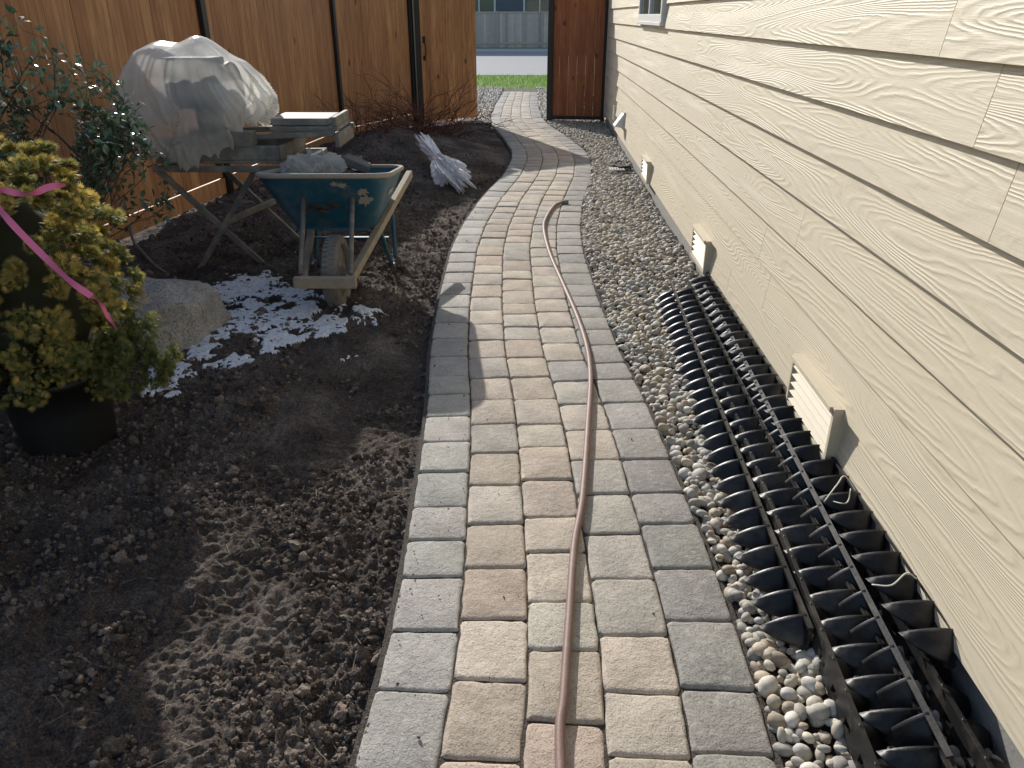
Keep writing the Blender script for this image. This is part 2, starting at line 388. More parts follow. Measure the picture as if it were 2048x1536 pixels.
V_,F_,C_=instances(bvs,np.array([(0,1,2,3)]),Rz,np.stack([sx,sy,soilz(sx,sy)+.006],1),np.ones((ns,3))); mesh_np('straw_bits',V_,F_,C_,[M_straw])

# ------------------------------------------------------------------ snow
def inpoly(x,y,P):
    ins=np.zeros(x.shape,bool);n=len(P)
    for i in range(n):
        x1,y1=P[i];x2,y2=P[(i+1)%n]
        c=((y1>y)!=(y2>y))&(x<(x2-x1)*(y-y1)/(y2-y1+1e-12)+x1); ins^=c
    return ins
SP=[(-1.60,3.14),(-1.90,3.30),(-1.60,3.7),(-1.70,4.2),(-1.95,4.95),(-1.46,4.82),(-1.2,4.45),(-.9,4.24),(-.66,4.16),(-.84,3.86),(-1.1,3.66),(-1.28,3.50),(-1.42,3.34)]
gx=np.arange(-2.2,-.5,.0065);gy=np.arange(3.0,5.2,.0075); GX,GY=np.meshgrid(gx,gy)
wx_=GX+.18*(vn(GX,GY,7,31)-.5)+.10*(vn(GX,GY,21,32)-.5)+.06*(vn(GX,GY,55,41)-.5); wy_=GY+.24*(vn(GX,GY,6,33)-.5)+.12*(vn(GX,GY,21,34)-.5)+.06*(vn(GX,GY,55,42)-.5)
hole=vn(GX,GY,8,35)*.40+vn(GX,GY,20,36)*.33+vn(GX,GY,60,39)*.27
msk=inpoly(wx_,wy_,SP)&(hole>.40)
msk|=(np.hypot(wx_+.70,wy_-4.14)<.03)|(np.hypot(wx_+.86,wy_-3.55)<.02)
zs=soilz(GX,GY,False)+.012+.008*vn(GX,GY,25,37)+.005*vn(GX,GY,60,38)
zs=np.maximum(zs,soilz(GX,GY)+.002)
ms=msk.astype(float)
for _ in range(3): ms=(ms+np.roll(ms,1,0)+np.roll(ms,-1,0)+np.roll(ms,1,1)+np.roll(ms,-1,1))/5
zs=zs-.028*(1-smooth((ms-.35)/.6))
idx=np.arange(GX.size).reshape(GX.shape)
Fq=np.stack([idx[:-1,:-1],idx[:-1,1:],idx[1:,1:],idx[1:,:-1]],axis=-1).reshape(-1,4)
fk=msk[:-1,:-1]&msk[1:,1:]&msk[:-1,1:]&msk[1:,:-1]; Fq=Fq[fk.ravel()]
us,inv=np.unique(Fq,return_inverse=True)
mesh_np('snow_patch',np.stack([GX,GY,zs],-1).reshape(-1,3)[us],inv.reshape(-1,4),mats=[M_snow],smooth=True)

# ------------------------------------------------------------------ gravel
def gravel(X,Y,Z,szmin,szmax,sub):
    n=len(X); v,f=ico(sub)
    s=szmin+(szmax-szmin)*rng.random(n)**1.5
    sc=np.stack([s*rng.uniform(.9,1.3,n),s*rng.uniform(.7,1,n),s*rng.uniform(.5,.8,n)],1)
    yaw=rng.uniform(0,6.28,n)
    cz,sz_=np.cos(yaw),np.sin(yaw); Z0=np.zeros(n);O=np.ones(n)
    Rz=np.stack([cz,-sz_,Z0,sz_,cz,Z0,Z0,Z0,O],1).reshape(n,3,3)
    tl=rng.normal(0,.3,(n,2)); Rx=np.stack([O,Z0,tl[:,0],Z0,O,tl[:,1],-tl[:,0],-tl[:,1],O],1).reshape(n,3,3)
    M=Rz@Rx*sc[:,None,:]
    pal=np.array([(.50,.45,.36),(.42,.39,.34),(.56,.51,.42),(.39,.32,.24),(.31,.29,.26),(.48,.41,.31),(.62,.58,.51),(.44,.42,.385),(.36,.33,.28)])
    c=pal[rng.integers(0,len(pal),n)]*rng.uniform(.8,1.15,(n,1))
    bl=v*(1+.10*(rng.random((len(v),1))-.5))
    return instances(bl,f,M,np.stack([X,Y,Z],1),c)
def jgrid(x0,x1,y0,y1,st):
    a,b=np.meshgrid(np.arange(x0,x1,st),np.arange(y0,y1,st)); a=a.ravel()+rng.uniform(-.45,.45,a.size)*st; b=b.ravel()+rng.uniform(-.45,.45,b.size)*st; return a,b
vo=0;Vs=[];Fs=[];Cs=[]
def addg(r):
    global vo
    Vs.append(r[0]);Fs.append(r[1]+vo);Cs.append(r[2]);vo+=len(r[0])
def gz(x,y): return .002+.035*vn(x,y,1.3,41)*smooth((x-cx(y)-hw(y))/.15)
for y0,y1,st,sub in ((.6,3.2,.030,3),(3.2,13.2,.032,2)):
    for lay in (0,1):
        a,b=jgrid(.5,1.6,y0,y1,st if lay==0 else st*1.4)
        kk=(a>cx(b)+hw(b)+.014)&(a<wallx(b)-.005); a=a[kk];b=b[kk]
        addg(gravel(a,b,gz(a,b)-.010+lay*.015+rng.uniform(-.004,.006,len(a)),.011,.026,sub))
a,b=jgrid(-2.2,2.6,13.3,19.6,.05); kk=(np.abs(a-cx(b))>hw(b)+.01); a=a[kk];b=b[kk]
addg(gravel(a,b,-.005+rng.uniform(-.01,.01,len(a)),.024,.038,1))
a,b=jgrid(-.9,0,12.9,13.4,.03); kk=(a<cx(b)-hw(b)-.01); addg(gravel(a[kk],b[kk],-.0+0*a[kk],.014,.02,2))
mesh_np('river_gravel',np.concatenate(Vs),np.concatenate(Fs),np.concatenate(Cs),[M_peb],True)
ybed=np.linspace(.2,13.3,120); Vb=[]
for y_ in ybed: Vb+=[(float(cx(y_)+hw(y_)-.02),y_,-.02),(wallx(y_)+.03,y_,-.015)]
mesh_np('gravel_bed',Vb,[(2*i,2*i+1,2*i+3,2*i+2) for i in range(119)],mats=[M_pebbase])
sheet('gravel_bed',-2.4,2.8,13.25,19.7,-.03,M_pebbase)

# ------------------------------------------------------------------ house
house=empty('siding_house')
mb=MB(); a0,a1=-2.5,12.72; z=.158; row=0; EX=.185
while z<2.85:
    cutlist=[a0]
    p0=a0+random.uniform(.6,3.4)
    fixed={6:[1.88],5:[1.72],7:[2.15],3:[3.0],4:[.9]}
    if row in fixed:
        p0=fixed[row][0]
        while p0-3.66>a0+.3: p0-=3.66
    while p0<a1-.3:
        cutlist.append(p0); p0+=3.66
    cutlist.append(a1)
    for i in range(len(cutlist)-1):
        s_,e_=cutlist[i]+.0014,cutlist[i+1]-.0014
        rc=(random.random(),random.random(),random.random())
        zb=z+random.uniform(-.0008,.0008)
        vs=[W(s_,zb,.028),W(e_,zb,.028),W(e_,z+EX+.012,.0035),W(s_,z+EX+.012,.0035),W(s_,zb,.002),W(e_,zb,.002),W(e_,z+EX+.012,.001),W(s_,z+EX+.012,.001)]
        mb.add(vs,[(0,3,2,1),(0,1,5,4),(1,2,6,5),(3,0,4,7)],0,rc)
    z+=EX; row+=1
mb.build('lap_siding',[M_siding],house)
def wbox(mb,a0,a1,z0,z1,o0,o1,mat=0,col=(1,1,1)):
    vs=[W(a0,z0,o0),W(a1,z0,o0),W(a1,z0,o1),W(a0,z0,o1),W(a0,z1,o0),W(a1,z1,o0),W(a1,z1,o1),W(a0,z1,o1)]
    mb.add(vs,[(0,3,2,1),(4,5,6,7),(0,1,5,4),(1,2,6,5),(2,3,7,6),(3,0,4,7)],mat,col)
mb=MB(); wbox(mb,a0,12.82,.14,2.95,-8,-.001,0); mb.build('wall_core',[M_shadowgap],house)
mb=MB(); wbox(mb,a0,12.8,-.3,.139,-7.95,-.012,0); mb.build('foundation',[M_conc],house)
mb=MB(); wbox(mb,12.722,12.86,.1,2.9,-.02,.03,0); wbox(mb,12.862,12.88,.1,2.9,-8,.028,0); mb.build('corner_trim',[M_trim],house,.003)
mb=MB()
vs=[W(a0-.3,2.86,.45),W(13.2,2.86,.45),W(13.2,5.0,-4),W(a0-.3,5.0,-4),W(13.2,2.86,-8.45),W(a0-.3,2.86,-8.45),
    W(a0-.3,2.98,.45),W(13.2,2.98,.45),W(13.2,5.12,-4),W(a0-.3,5.12,-4),W(13.2,2.98,-8.45),W(a0-.3,2.98,-8.45)]
mb.add(vs,[(0,1,2,3),(3,2,4,5),(6,9,8,7),(9,11,10,8),(0,6,7,1),(5,4,10,11),(1,7,8,2),(2,8,10,4),(0,3,9,6),(3,5,11,9)],0)
mb.build('roof',[M_roof],house)
mb=MB(); 
wa,wb,z0,z1=7.05,8.7,1.5,2.45
for q in ((wa,wb,z0,z0+.06),(wa,wb,z1-.06,z1),(wa,wa+.06,z0+.061,z1-.061),(wb-.06,wb,z0+.061,z1-.061),(7.85,7.9,z0+.061,z1-.061)): wbox(mb,q[0],q[1],q[2],q[3],.005,.055,0)
wbox(mb,wa+.05,wb-.05,z0+.05,z1-.05,.006,.034,1)
wbox(mb,wa-.02,wb+.02,z0-.03,z0-.001,.005,.065,0)
mb.build('window',[M_white,M_glass],house,.003)
for vi,(ac,L,zc,H) in enumerate(((2.50,.47,.265,.21),(4.66,.43,.25,.2),(7.4,.43,.25,.2))):
    mb=MB(); s_,e_=ac-L/2,ac+L/2; zb,zt=zc-H/2,zc+H/2; D=.058
    t=.018
    wbox(mb,s_,s_+t,zb,zt,.0,D); wbox(mb,e_-t,e_,zb,zt,.0,D); wbox(mb,s_+t,e_-t,zt-t,zt,.0,D+.010); wbox(mb,s_+t,e_-t,zb,zb+t,.0,D)
    wbox(mb,s_+t,e_-t,zb+t,zt-t,.029,.031,1)
    for j in range(5):
        zz=zb+t+(H-2*t)*(j+.15)/5; hh=(H-2*t)/5*.9
        vs=[W(s_+t,zz,D-.004),W(e_-t,zz,D-.004),W(e_-t,zz+hh,D-.026),W(s_+t,zz+hh,D-.026),W(s_+t,zz+.004,D-.001),W(e_-t,zz+.004,D-.001),W(e_-t,zz+hh+.003,D-.024),W(s_+t,zz+hh+.003,D-.024)]
        mb.add(vs,[(0,1,2,3),(4,7,6,5),(0,4,5,1)],0)
    mb.build('foundation_vent_%d'%(vi+1),[M_trim,M_black],house,.002)
mb=MB(); wbox(mb,9.7,9.95,.3,.5,.0,.035,0)
vs=[W(9.72,.48,.035),W(9.93,.48,.035),W(9.93,.32,.035),W(9.72,.32,.035),W(9.72,.34,.14),W(9.93,.34,.14)]
mb.add(vs,[(0,1,5,4),(0,4,3),(1,2,5),(3,4,5,2)],0); 
wbox(mb,10.9,11.1,.28,.46,.0,.05,0)
mb.build('dryer_vent',[M_white],house)

# ------------------------------------------------------------------ fence
def fence_run(name,p0,p1,H=1.86,mat=M_cedar,bw=.138,zb=.03,posts=(),parent=None,rails=True,kick=True,gap=.003):
    e=empty(name) if parent is None else parent
    p0=Vector((*p0,0));p1=Vector((*p1,0)); d=(p1-p0);L=d.length;d.normalize(); n=Vector((d.y,-d.x,0))
    mb=MB(); M=Matrix((d,n,Vector((0,0,1)))).transposed()
    nb=max(1,round(L/bw)); w=L/nb
    for i in range(nb):
        c=p0+d*(w*(i+.5))
        rc=(random.random(),random.random(),random.random())
        c=c+n*random.uniform(-.002,.002)
        mb.box((c.x,c.y,(zb+.15*kick+H)/2),(w-gap,.018,H-zb-.15*kick),0,rc,M)
    if kick:
        c=(p0+p1)/2+n*.004; mb.box((c.x,c.y,zb+.072),(L,.036,.14),0,(.8,.6,.3),M)
    if rails:
        for z_ in (.35,1.05,1.7):
            c=(p0+p1)/2-n*.031; mb.box((c.x,c.y,z_),(L,.038,.088),0,(.3,.5,.6),M)
        c=(p0+p1)/2; mb.box((c.x,c.y,H+.021),(L,.12,.038),0,(.6,.2,.6),M)
    mb.build('boards',[mat],e,.0015)
    if posts:
        mb=MB()
        for q in posts:
            c=p0+d*q+n*.012; mb.box((c.x,c.y,(H-.05)/2),(.085,.085,H-.05),0,(1,1,1),M)
        mb.build('posts',[M_black],e,.004)
    return e
ya,yb=-2.5,10.75
f=fence_run('cedar_fence',(fencex(ya),ya),(fencex(yb),yb),posts=[(q-ya)*1.009 for q in (-.2,2.2,4.7,7.4,10.7)])
f=fence_run('cedar_fence',(fencex(yb),yb),(-1.53,12.62),posts=[2.0])
g1=fence_run('garden_gate',(-1.45,12.66),(-.57,13.25),posts=[.02],zb=.05,kick=False,H=1.9)
mb=MB(); dG=(Vector((-.57,13.25,0))-Vector((-1.45,12.66,0))).normalized(); nG=Vector((dG.y,-dG.x,0))
hc=Vector((-1.45,12.66,0))+dG*.13+nG*.012
mb.tube(catmull([hc+Vector((0,0,1.18)),hc+nG*.05+Vector((0,0,1.14)),hc+nG*.055+Vector((0,0,1.02)),hc+Vector((0,0,.98))],5),.009,8)
mb.box(hc+Vector((0,0,1.22)),(.05,.02,.09)); mb.box(hc+Vector((0,0,.96)),(.045,.02,.06))
mb.build('handle',[M_black],g1)
g2=fence_run('garden_gate',(.61,13.04),(wallx(12.9)-.06,12.93),posts=[-.01],zb=.04,kick=False,mat=M_cedar2,H=1.9,bw=.14,gap=.002)
mb=MB(); mb.beam((.6,13.03,.07),(1.42,12.94,.07),.04,.05); mb.beam((.6,13.03,.0),(.6,13.03,1.95),.09,.09,up=(0,1,0)); mb.beam((1.44,12.93,0),(1.44,12.93,1.95),.06,.06,up=(0,1,0))
mb.box((.58,13.0,1.15),(.05,.06,.1)); mb.build('steel_frame',[M_black],g2,.003)

# ------------------------------------------------------------------ street beyond the gate
sheet('lawn',-40,40,19.6,24.0,-.035,M_lawn)
n=9000; X=rng.uniform(-4,4,n);Y=rng.uniform(19.5,23.9,n)
bv=np.array([(-.006,0,0),(.006,0,0),(0,.02,.075)]); bf=np.array([(0,1,2)])
yaw=rng.uniform(0,6.28,n);cz,sz_=np.cos(yaw),np.sin(yaw);Z0=np.zeros(n);O=np.ones(n)
Rz=np.stack([cz,-sz_,Z0,sz_,cz,Z0,Z0,Z0,O],1).reshape(n,3,3)*rng.uniform(.7,1.3,(n,1,1))
V_,F_,C_=instances(bv,bf,Rz,np.stack([X,Y,np.full(n,-.035)],1),rng.uniform(.7,1.3,(n,1))*np.array([.21,.36,.05])); mesh_np('grass_blades',V_,F_,C_,[M_grassb])
mb=MB(); mb.box((0,24.1,-.09),(80,.16,.15)); mb.build('kerb',[M_walk],None,.02)
sheet('road',-80,80,24.18,42.2,-.10,M_asph)
mb=MB(); mb.box((0,42.3,-.09),(80,.16,.15)); mb.build('kerb',[M_walk],None,.02)
sheet('sidewalk',-80,80,42.38,44.4,-.03,M_walk)
sheet('lawn',-80,80,44.4,60,-.06,M_lawn)
e=empty('weathered_fence'); mb=MB()
for i in range(260):
    t=random.uniform(.75,1.2); mb.box((-20+i*.145,45.2,.83),(.14,.02,1.7),0,(.60*t,.53*t,.45*t))
for i in range(17): mb.box((-20+i*2.4,45.16,.87),(.11,.09,1.78),0,(.5,.45,.38))
mb.box((-1.2,45.17,1.69),(37.6,.05,.09),0,(.55,.48,.42)); mb.box((-1.2,45.17,.2),(37.6,.05,.12),0,(.55,.48,.42))
mb.build('boards',[M_fence2],e)
fh=empty('blue_grey_house')
mb=MB(); mb.box((0,54,2.7),(16,9,5.6))
for i in range(28): mb.box((0,49.49,.1+i*.2),(16,.03,.18))
mb.build('walls',[M_farhouse],fh)
mb=MB()
for x_ in (-5.5,-1.9,1.6,5.2):
    for z_ in (2.25,4.4):
        mb.box((x_,49.455,z_),(1.9,.06,1.25),0); mb.box((x_,49.415,z_),(1.7,.04,1.05),1); mb.box((x_,49.385,z_),(.06,.03,1.05),0)
mb.build('windows',[M_white,M_glass],fh)
mb=MB(); mb.add([(-8.5,49,5.5),(8.5,49,5.5),(8.5,54,7.8),(-8.5,54,7.8),(8.5,59,5.5),(-8.5,59,5.5)],[(0,1,2,3),(3,2,4,5),(0,3,5),(1,4,2)]); mb.build('roof',[M_roof],fh)

# ------------------------------------------------------------------ hose
hp=[(.105,.5),(.11,1.21),(.13,1.4),(.16,1.66),(.2,2),(.25,2.28),(.32,2.84),(.37,3.28),(.385,3.64),(.37,4.07),(.33,4.6),(.27,5.38),(.255,6.09),(.30,6.51),(.38,6.89),(.46,7.03)]
mb=MB(); mb.tube(catmull([(x,y,.0155) for x,y in hp],8),.0125,14)
mb.tube([(.455,7.02,.017),(.51,7.04,.017)],.018,12,1)
mb.build('garden_hose',[M_hose,M_galv])

# ------------------------------------------------------------------ black edging strips
def edging(p0,p1,roll,flip=1,pitch=.1,name='paver_edging_strip',H=.072,Wd=.10,ph=0.):
    p0=Vector(p0);p1=Vector(p1);d=(p1-p0);L=d.length;d.normalize()
    side=d.cross(Vector((0,0,1))).normalized()*(-flip)
    up=side.cross(d)
    if up.z<0: up=-up
    Rr=Matrix.Rotation(R(roll)*1.0,3,d); side=Rr@side; up=Rr@up
    bend=random.uniform(-.018,.018)
    def P(a,o,z): return p0+d*a+side*(o+bend*math.sin(math.pi*a/L))+up*z
    mb=MB()
    def bx(a0,a1,o0,o1,z0,z1):
        ns_=max(1,int((a1-a0)/.3))
        for q in range(ns_):
            b0=a0+(a1-a0)*q/ns_; b1=a0+(a1-a0)*(q+1)/ns_
            vs=[P(b0,o0,z0),P(b1,o0,z0),P(b1,o1,z0),P(b0,o1,z0),P(b0,o0,z1),P(b1,o0,z1),P(b1,o1,z1),P(b0,o1,z1)]
            fs=[(0,3,2,1),(4,5,6,7),(0,1,5,4),(2,3,7,6)]
            if q==0: fs.append((3,0,4,7))
            if q==ns_-1: fs.append((1,2,6,5))
            mb.add(vs,fs)
    n=int(L/pitch)-1
    bx(0,L,0,.004,H*.55,H); bx(0,L,0,.004,0,H*.22); bx(0,L,.0045,.013,H-.007,H-.001)
    bx(0,L,.0045,.020,0,.004)
    for i in range(n+1):
        a=pitch*i+ph; bx(a,a+pitch*.6,.0002,.0038,H*.222,H*.548)
    for i in range(n):
        a=pitch*(i+.5)+ph
        nu,nv=8,7; vs=[]
        jt=random.uniform(-.004,.004)
        for u in range(nu+1):
            f=u/nu; o=.004+(Wd+.01)*f
            top=H*(1-.25*f-.70*f**2.2)+.003
            for v in range(nv+1):
                t=v/nv; zz=top*(t**1.15)
                aa=a-.050*(1-f)**.45*math.cos(t*math.pi*.5)+(.018+jt)*f*f
                vs.append(P(aa,o-.010*f*t,zz+.0006))
        fs=[(u*(nv+1)+v,(u+1)*(nv+1)+v,(u+1)*(nv+1)+v+1,u*(nv+1)+v+1) for u in range(nu) for v in range(nv)]
        mb.add(vs,fs,0,(1,1,1),True)
        bx(a-.003,a+.003,.0205,Wd*.8,.0,.012)
        c=P(a+.022,Wd*.72,.006)
        ring=[c+d*(math.cos(t)*.011)+side*(math.sin(t)*.011) for t in [2*math.pi*q/10 for q in range(11)]]
        mb.tube(ring,.0036,6)
    o=mb.build(name,[M_plastic]); md=o.modifiers.new('s','SOLIDIFY'); md.thickness=.0026; md.offset=0
    return o
edging((.785,1.54,.032),(.965,4.48,.030),3,1)
edging((.755,.96,.030),(1.03,4.30,.034),5,-1,ph=.03)
edging((.90,.95,.064),(1.045,4.42,.052),16,1,ph=.05)
edging((.945,.95,.034),(1.085,4.15,.034),-4,1,ph=.02)
edging((.935,1.10,.104),(1.135,4.26,.090),-20,1,ph=.06)
edging((1.065,1.38,.122),(1.155,4.54,.095),22,1,ph=.01)
edging((1.00,.86,.034),(1.11,4.0,.034),4,-1,ph=.04)
mb=MB()
for pts in ([(.98,2.02,.17),(1.03,2.06,.21),(1.07,2.1,.215),(1.095,2.04,.18)],[(.96,1.62,.18),(1.0,1.6,.195),(1.05,1.63,.21),(1.075,1.62,.2)],[(1.0,2.05,.16),(1.04,2.0,.18),(1.07,2.05,.2)]):
    mb.tube(catmull(pts,6),.0022,6)
mb.build('zip_tie',[M_tie])
mb=MB()
for i in range(6): mb.box((1.06+i*.028,8.5,.055),(.014,.13,.01))
mb.box((1.13,8.44,.055),(.17,.015,.012)); mb.box((1.13,8.56,.055),(.17,.015,.012))
mb.build('plastic_grate',[M_white])
mb=MB(); mb.box((1.2,8.62,.05),(.14,.16,.05),0,(1,1,1),Matrix.Rotation(.4,3,'Z')); mb.tube(catmull([(1.1,8.7,.05),(1.2,8.8,.09),(1.28,8.6,.06),(1.22,8.45,.05)],5),.008,6); mb.build('drain_part',[M_plastic],None,.01)

# ------------------------------------------------------------------ boulder
v,f_=ico(5); q=v.copy()
pl=np.array([(0,-.5,1),(.2,.3,1),(1,-.35,.25),(.75,.6,.2),(-.9,-.3,.5),(-.3,-1,.35),(.45,-.9,.3),(-.8,.6,.4),(.6,-.2,.9),(0,1,.3)]); pl/=np.linalg.norm(pl,axis=1)[:,None]
for i,n_ in enumerate(pl):
    dd=q@n_; lim_=[.66,.70,.74,.75,.68,.66,.72,.7,.76,.7][i]; over=np.maximum(dd-lim_,0); q-=over[:,None]*n_*.96
q+=v*(.06*(vn(v[:,0]+v[:,2],v[:,1],3,51)-.5)+.05*(vn(v[:,0]-v[:,2],v[:,1]+v[:,2],9,52)-.5))[:,None]
q*=np.array([.56,.42,.42]); a=.25; q=np.stack([q[:,0]*math.cos(a)-q[:,1]*math.sin(a),q[:,0]*math.sin(a)+q[:,1]*math.cos(a),q[:,2]],1)
mesh_np('boulder',q+np.array([-1.98,3.78,.02]),f_,mats=[M_rock],smooth=False)

# ------------------------------------------------------------------ golden shrub in pot
sh=empty('golden_cypress'); px,py=-1.80,2.74
mb=MB(); prof=[(.165,-.02),(.17,.0),(.185,.15),(.20,.28),(.21,.28),(.213,.31),(.20,.315),(.19,.27),(0.001,.265)]
nn=36; vs=[];
for r_,z_ in prof:
    for i in range(nn): a=2*math.pi*i/nn; vs.append((px+r_*math.cos(a),py+r_*math.sin(a),z_))
mb.add(vs,[(i*nn+j,i*nn+(j+1)%nn,(i+1)*nn+(j+1)%nn,(i+1)*nn+j) for i in range(len(prof)-1) for j in range(nn)],0,(1,1,1),True)
mb.build('pot',[M_pot],sh)
HS=.74
def rshape(zn): return np.interp(zn,[0,.1,.25,.45,.65,.85,1.0],[.17,.23,.28,.265,.245,.225,.13])
bv=[];bf=[]
for i,an in enumerate(np.linspace(-1.15,1.15,7)):
    L=1-.25*abs(an); dx,dy=math.sin(an),math.cos(an); w=.07
    o=len(bv)
    for t,wz in ((.05,.5),(.55,1),(1,.25)):
        bv+= [(dx*L*t-dy*w*wz,dy*L*t+dx*w*wz,-.25*t*t),(dx*L*t+dy*w*wz,dy*L*t-dx*w*wz,-.25*t*t)]
    bf+= [(o,o+1,o+3,o+2),(o+2,o+3,o+5,o+4)]
bv=np.array(bv);bf=np.array(bf)
nc=210; ctr=[];cr=[]
for i in range(nc):
    zn=(i+.5)/nc; a=i*2.39996+random.uniform(-.3,.3)
    lump=.70+.60*float(vn(a*.9+3,zn*3.5,1.6,90))
    r_=float(rshape(zn))*lump*random.uniform(.80,1.10); ctr.append((px+r_*math.cos(a)+.03,py+r_*math.sin(a),.29+HS*zn+random.uniform(-.04,.04))); cr.append(random.uniform(.45,1.1))
for i in range(18):
    ctr.append((px+random.uniform(.25,.45),py+random.uniform(-.16,.04),random.uniform(.28,.44))); cr.append(random.uniform(.5,.8))
for i in range(9):
    ctr.append((px+random.uniform(-.12,.24),py+random.uniform(-.15,.15),random.uniform(1.02,1.12))); cr.append(random.uniform(.4,.7))
ctr=np.array(ctr);cr=np.array(cr)
per=92; n=len(ctr)*per
ci=np.repeat(np.arange(len(ctr)),per); dirs=rng.normal(size=(n,3)); dirs/=np.linalg.norm(dirs,axis=1)[:,None]
outw=ctr[ci]-np.array([px,py,.6]); outw/=np.linalg.norm(outw,axis=1)[:,None]
dirs=dirs+outw*1.1+np.array([0,0,.35]); dirs/=np.linalg.norm(dirs,axis=1)[:,None]
rad=rng.uniform(.02,.068,n)*cr[ci]
T=ctr[ci]+dirs*rad[:,None]
size=rng.uniform(.012,.027,n)
Mx=align(dirs+rng.normal(0,.35,(n,3)),outw+rng.normal(0,.5,(n,3))+np.array([0,0,.5]))*size[:,None,None]
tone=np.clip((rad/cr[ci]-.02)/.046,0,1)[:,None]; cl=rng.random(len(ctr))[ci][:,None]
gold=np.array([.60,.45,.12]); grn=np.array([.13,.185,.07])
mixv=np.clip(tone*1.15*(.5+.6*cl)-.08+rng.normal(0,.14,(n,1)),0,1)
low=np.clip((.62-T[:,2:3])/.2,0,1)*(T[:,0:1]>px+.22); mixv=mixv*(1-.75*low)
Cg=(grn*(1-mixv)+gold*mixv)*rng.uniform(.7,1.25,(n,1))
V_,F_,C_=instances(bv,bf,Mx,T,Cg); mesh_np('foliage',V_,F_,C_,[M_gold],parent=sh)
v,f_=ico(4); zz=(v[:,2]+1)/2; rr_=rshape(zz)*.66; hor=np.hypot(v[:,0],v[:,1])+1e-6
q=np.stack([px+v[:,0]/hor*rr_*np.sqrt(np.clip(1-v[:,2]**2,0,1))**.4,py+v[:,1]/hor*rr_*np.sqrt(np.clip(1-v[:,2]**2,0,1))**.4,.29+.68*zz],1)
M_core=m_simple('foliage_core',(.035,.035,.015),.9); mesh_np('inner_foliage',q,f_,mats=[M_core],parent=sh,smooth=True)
mb=MB()
def ribbon(pts,w,twist=0):
    P=catmull(pts,8); vs=[];
    for i,p_ in enumerate(P):
        d=(P[min(i+1,len(P)-1)]-P[max(i-1,0)]).normalized(); t=Vector((0,-.4,1)) if abs(d.z)<.7 else Vector((1,.3,0))
        s_=(t-d*t.dot(d)).normalized(); s_=Matrix.Rotation(twist*math.sin(i*.35),3,d)@s_
        vs+= [p_-s_*w/2,p_+s_*w/2]
    mb.add(vs,[(2*i,2*i+1,2*i+3,2*i+2) for i in range(len(P)-1)],0,(1,1,1),True)
ribbon([(-1.57,2.34,1.045),(-1.54,2.34,1.075),(-1.50,2.35,1.065),(-1.46,2.36,1.06),(-1.42,2.39,1.075),(-1.385,2.42,1.075)],.020,.6)
ribbon([(-1.57,2.34,1.045),(-1.535,2.33,.99),(-1.475,2.33,.90),(-1.40,2.33,.80),(-1.345,2.34,.74)],.021,.5)
ribbon([(-1.345,2.34,.74),(-1.325,2.35,.71),(-1.325,2.37,.66),(-1.31,2.38,.61)],.013,.9)
mb.build('ribbon',[M_pink],sh)

# ------------------------------------------------------------------ glossy leaf shrub
sh=empty('camellia_shrub'); bx_,by_=-2.5,3.80
mb=MB(); tips=[]
def lim(z): return -1.76-.50*max(0,z-.72)
def grow(p,d,L,r,lev):
    pts=[p.copy()]; q=p.copy(); dd=d.copy()
    for i in range(5):
        dd=(dd+Vector((random.gauss(0,.13),random.gauss(0,.13),random.gauss(.04,.08)))).normalized(); q=q+dd*L/5
        if q.x>lim(q.z): dd=Vector((-abs(dd.x)*.5,dd.y,dd.z)).normalized(); q=q+Vector((-.06,0,0))
        if q.z>1.55: q.z=1.55
        pts.append(q.copy())
        if lev>=1: tips.append((q.copy(),dd.copy()))
        if lev<3 and i>=1 and random.random()<.85:
            nd=(dd+Vector((random.gauss(0,.6),random.gauss(0,.6),random.gauss(.1,.3)))).normalized()
            grow(q.copy(),nd,L*random.uniform(.45,.65),r*.6,lev+1)
    mb.tube(pts,[r*(1-.12*i) for i in range(6)],6)
for i in range(8):
    a=i*.785+random.uniform(-.3,.3); s_=random.uniform(.12,.5)
    d=Vector((math.cos(a)*s_,math.sin(a)*s_,1)).normalized()
    grow(Vector((bx_+.05*math.cos(a),by_+.05*math.sin(a),-.02)),d,random.uniform(.85,1.15),.011,0)
grow(Vector((bx_,by_,.2)),Vector((.7,-.1,.6)).normalized(),.75,.009,0)
grow(Vector((bx_,by_,.3)),Vector((-.6,-.1,.9)).normalized(),.9,.009,0)
mb.build('branches',[M_bark],sh)
lv=np.array([(0,0,0),(.22,.3,.06),(.26,.6,.05),(0,1,-.06),(-.26,.6,.05),(-.22,.3,.06),(0,.3,0),(0,.6,0)])
lt=np.array([(0,1,6),(1,2,7),(1,7,6),(2,3,7),(0,6,5),(6,7,4),(6,4,5),(7,3,4)])
tp=[t for t in tips if t[0].z>.25 and t[0].x<lim(t[0].z)+.05]; 
P=np.array([t[0][:] for t in tp]);D=np.array([t[1][:] for t in tp]); kx=4
P=np.repeat(P,kx,0)+rng.normal(0,.02,(len(P)*kx,3));D=np.repeat(D,kx,0)
D=D*.4+rng.normal(0,.7,D.shape)+np.array([0,0,-.05]); n=len(P)
keep=rng.random(n)<min(1,3800/n); P=P[keep];D=D[keep];n=len(P)
Mx=align(D,rng.normal(0,.5,(n,3))+np.array([0,.6,1]))*rng.uniform(.032,.058,(n,1,1))
V_,F_,C_=instances(lv,lt,Mx,P,rng.uniform(.6,1.6,(n,1))*np.array([.08,.13,.08])); mesh_np('leaves',V_,F_,C_,[M_leaf],parent=sh,smooth=False)

mb=MB(); mb.tube(catmull([(-3.02,6.1,.5),(-2.95,6.0,.25),(-2.86,5.7,.06),(-2.6,5.3,.03),(-2.35,4.95,.03),(-2.15,4.75,.02)],8),.011,8); mb.build('drip_tube',[M_galv])

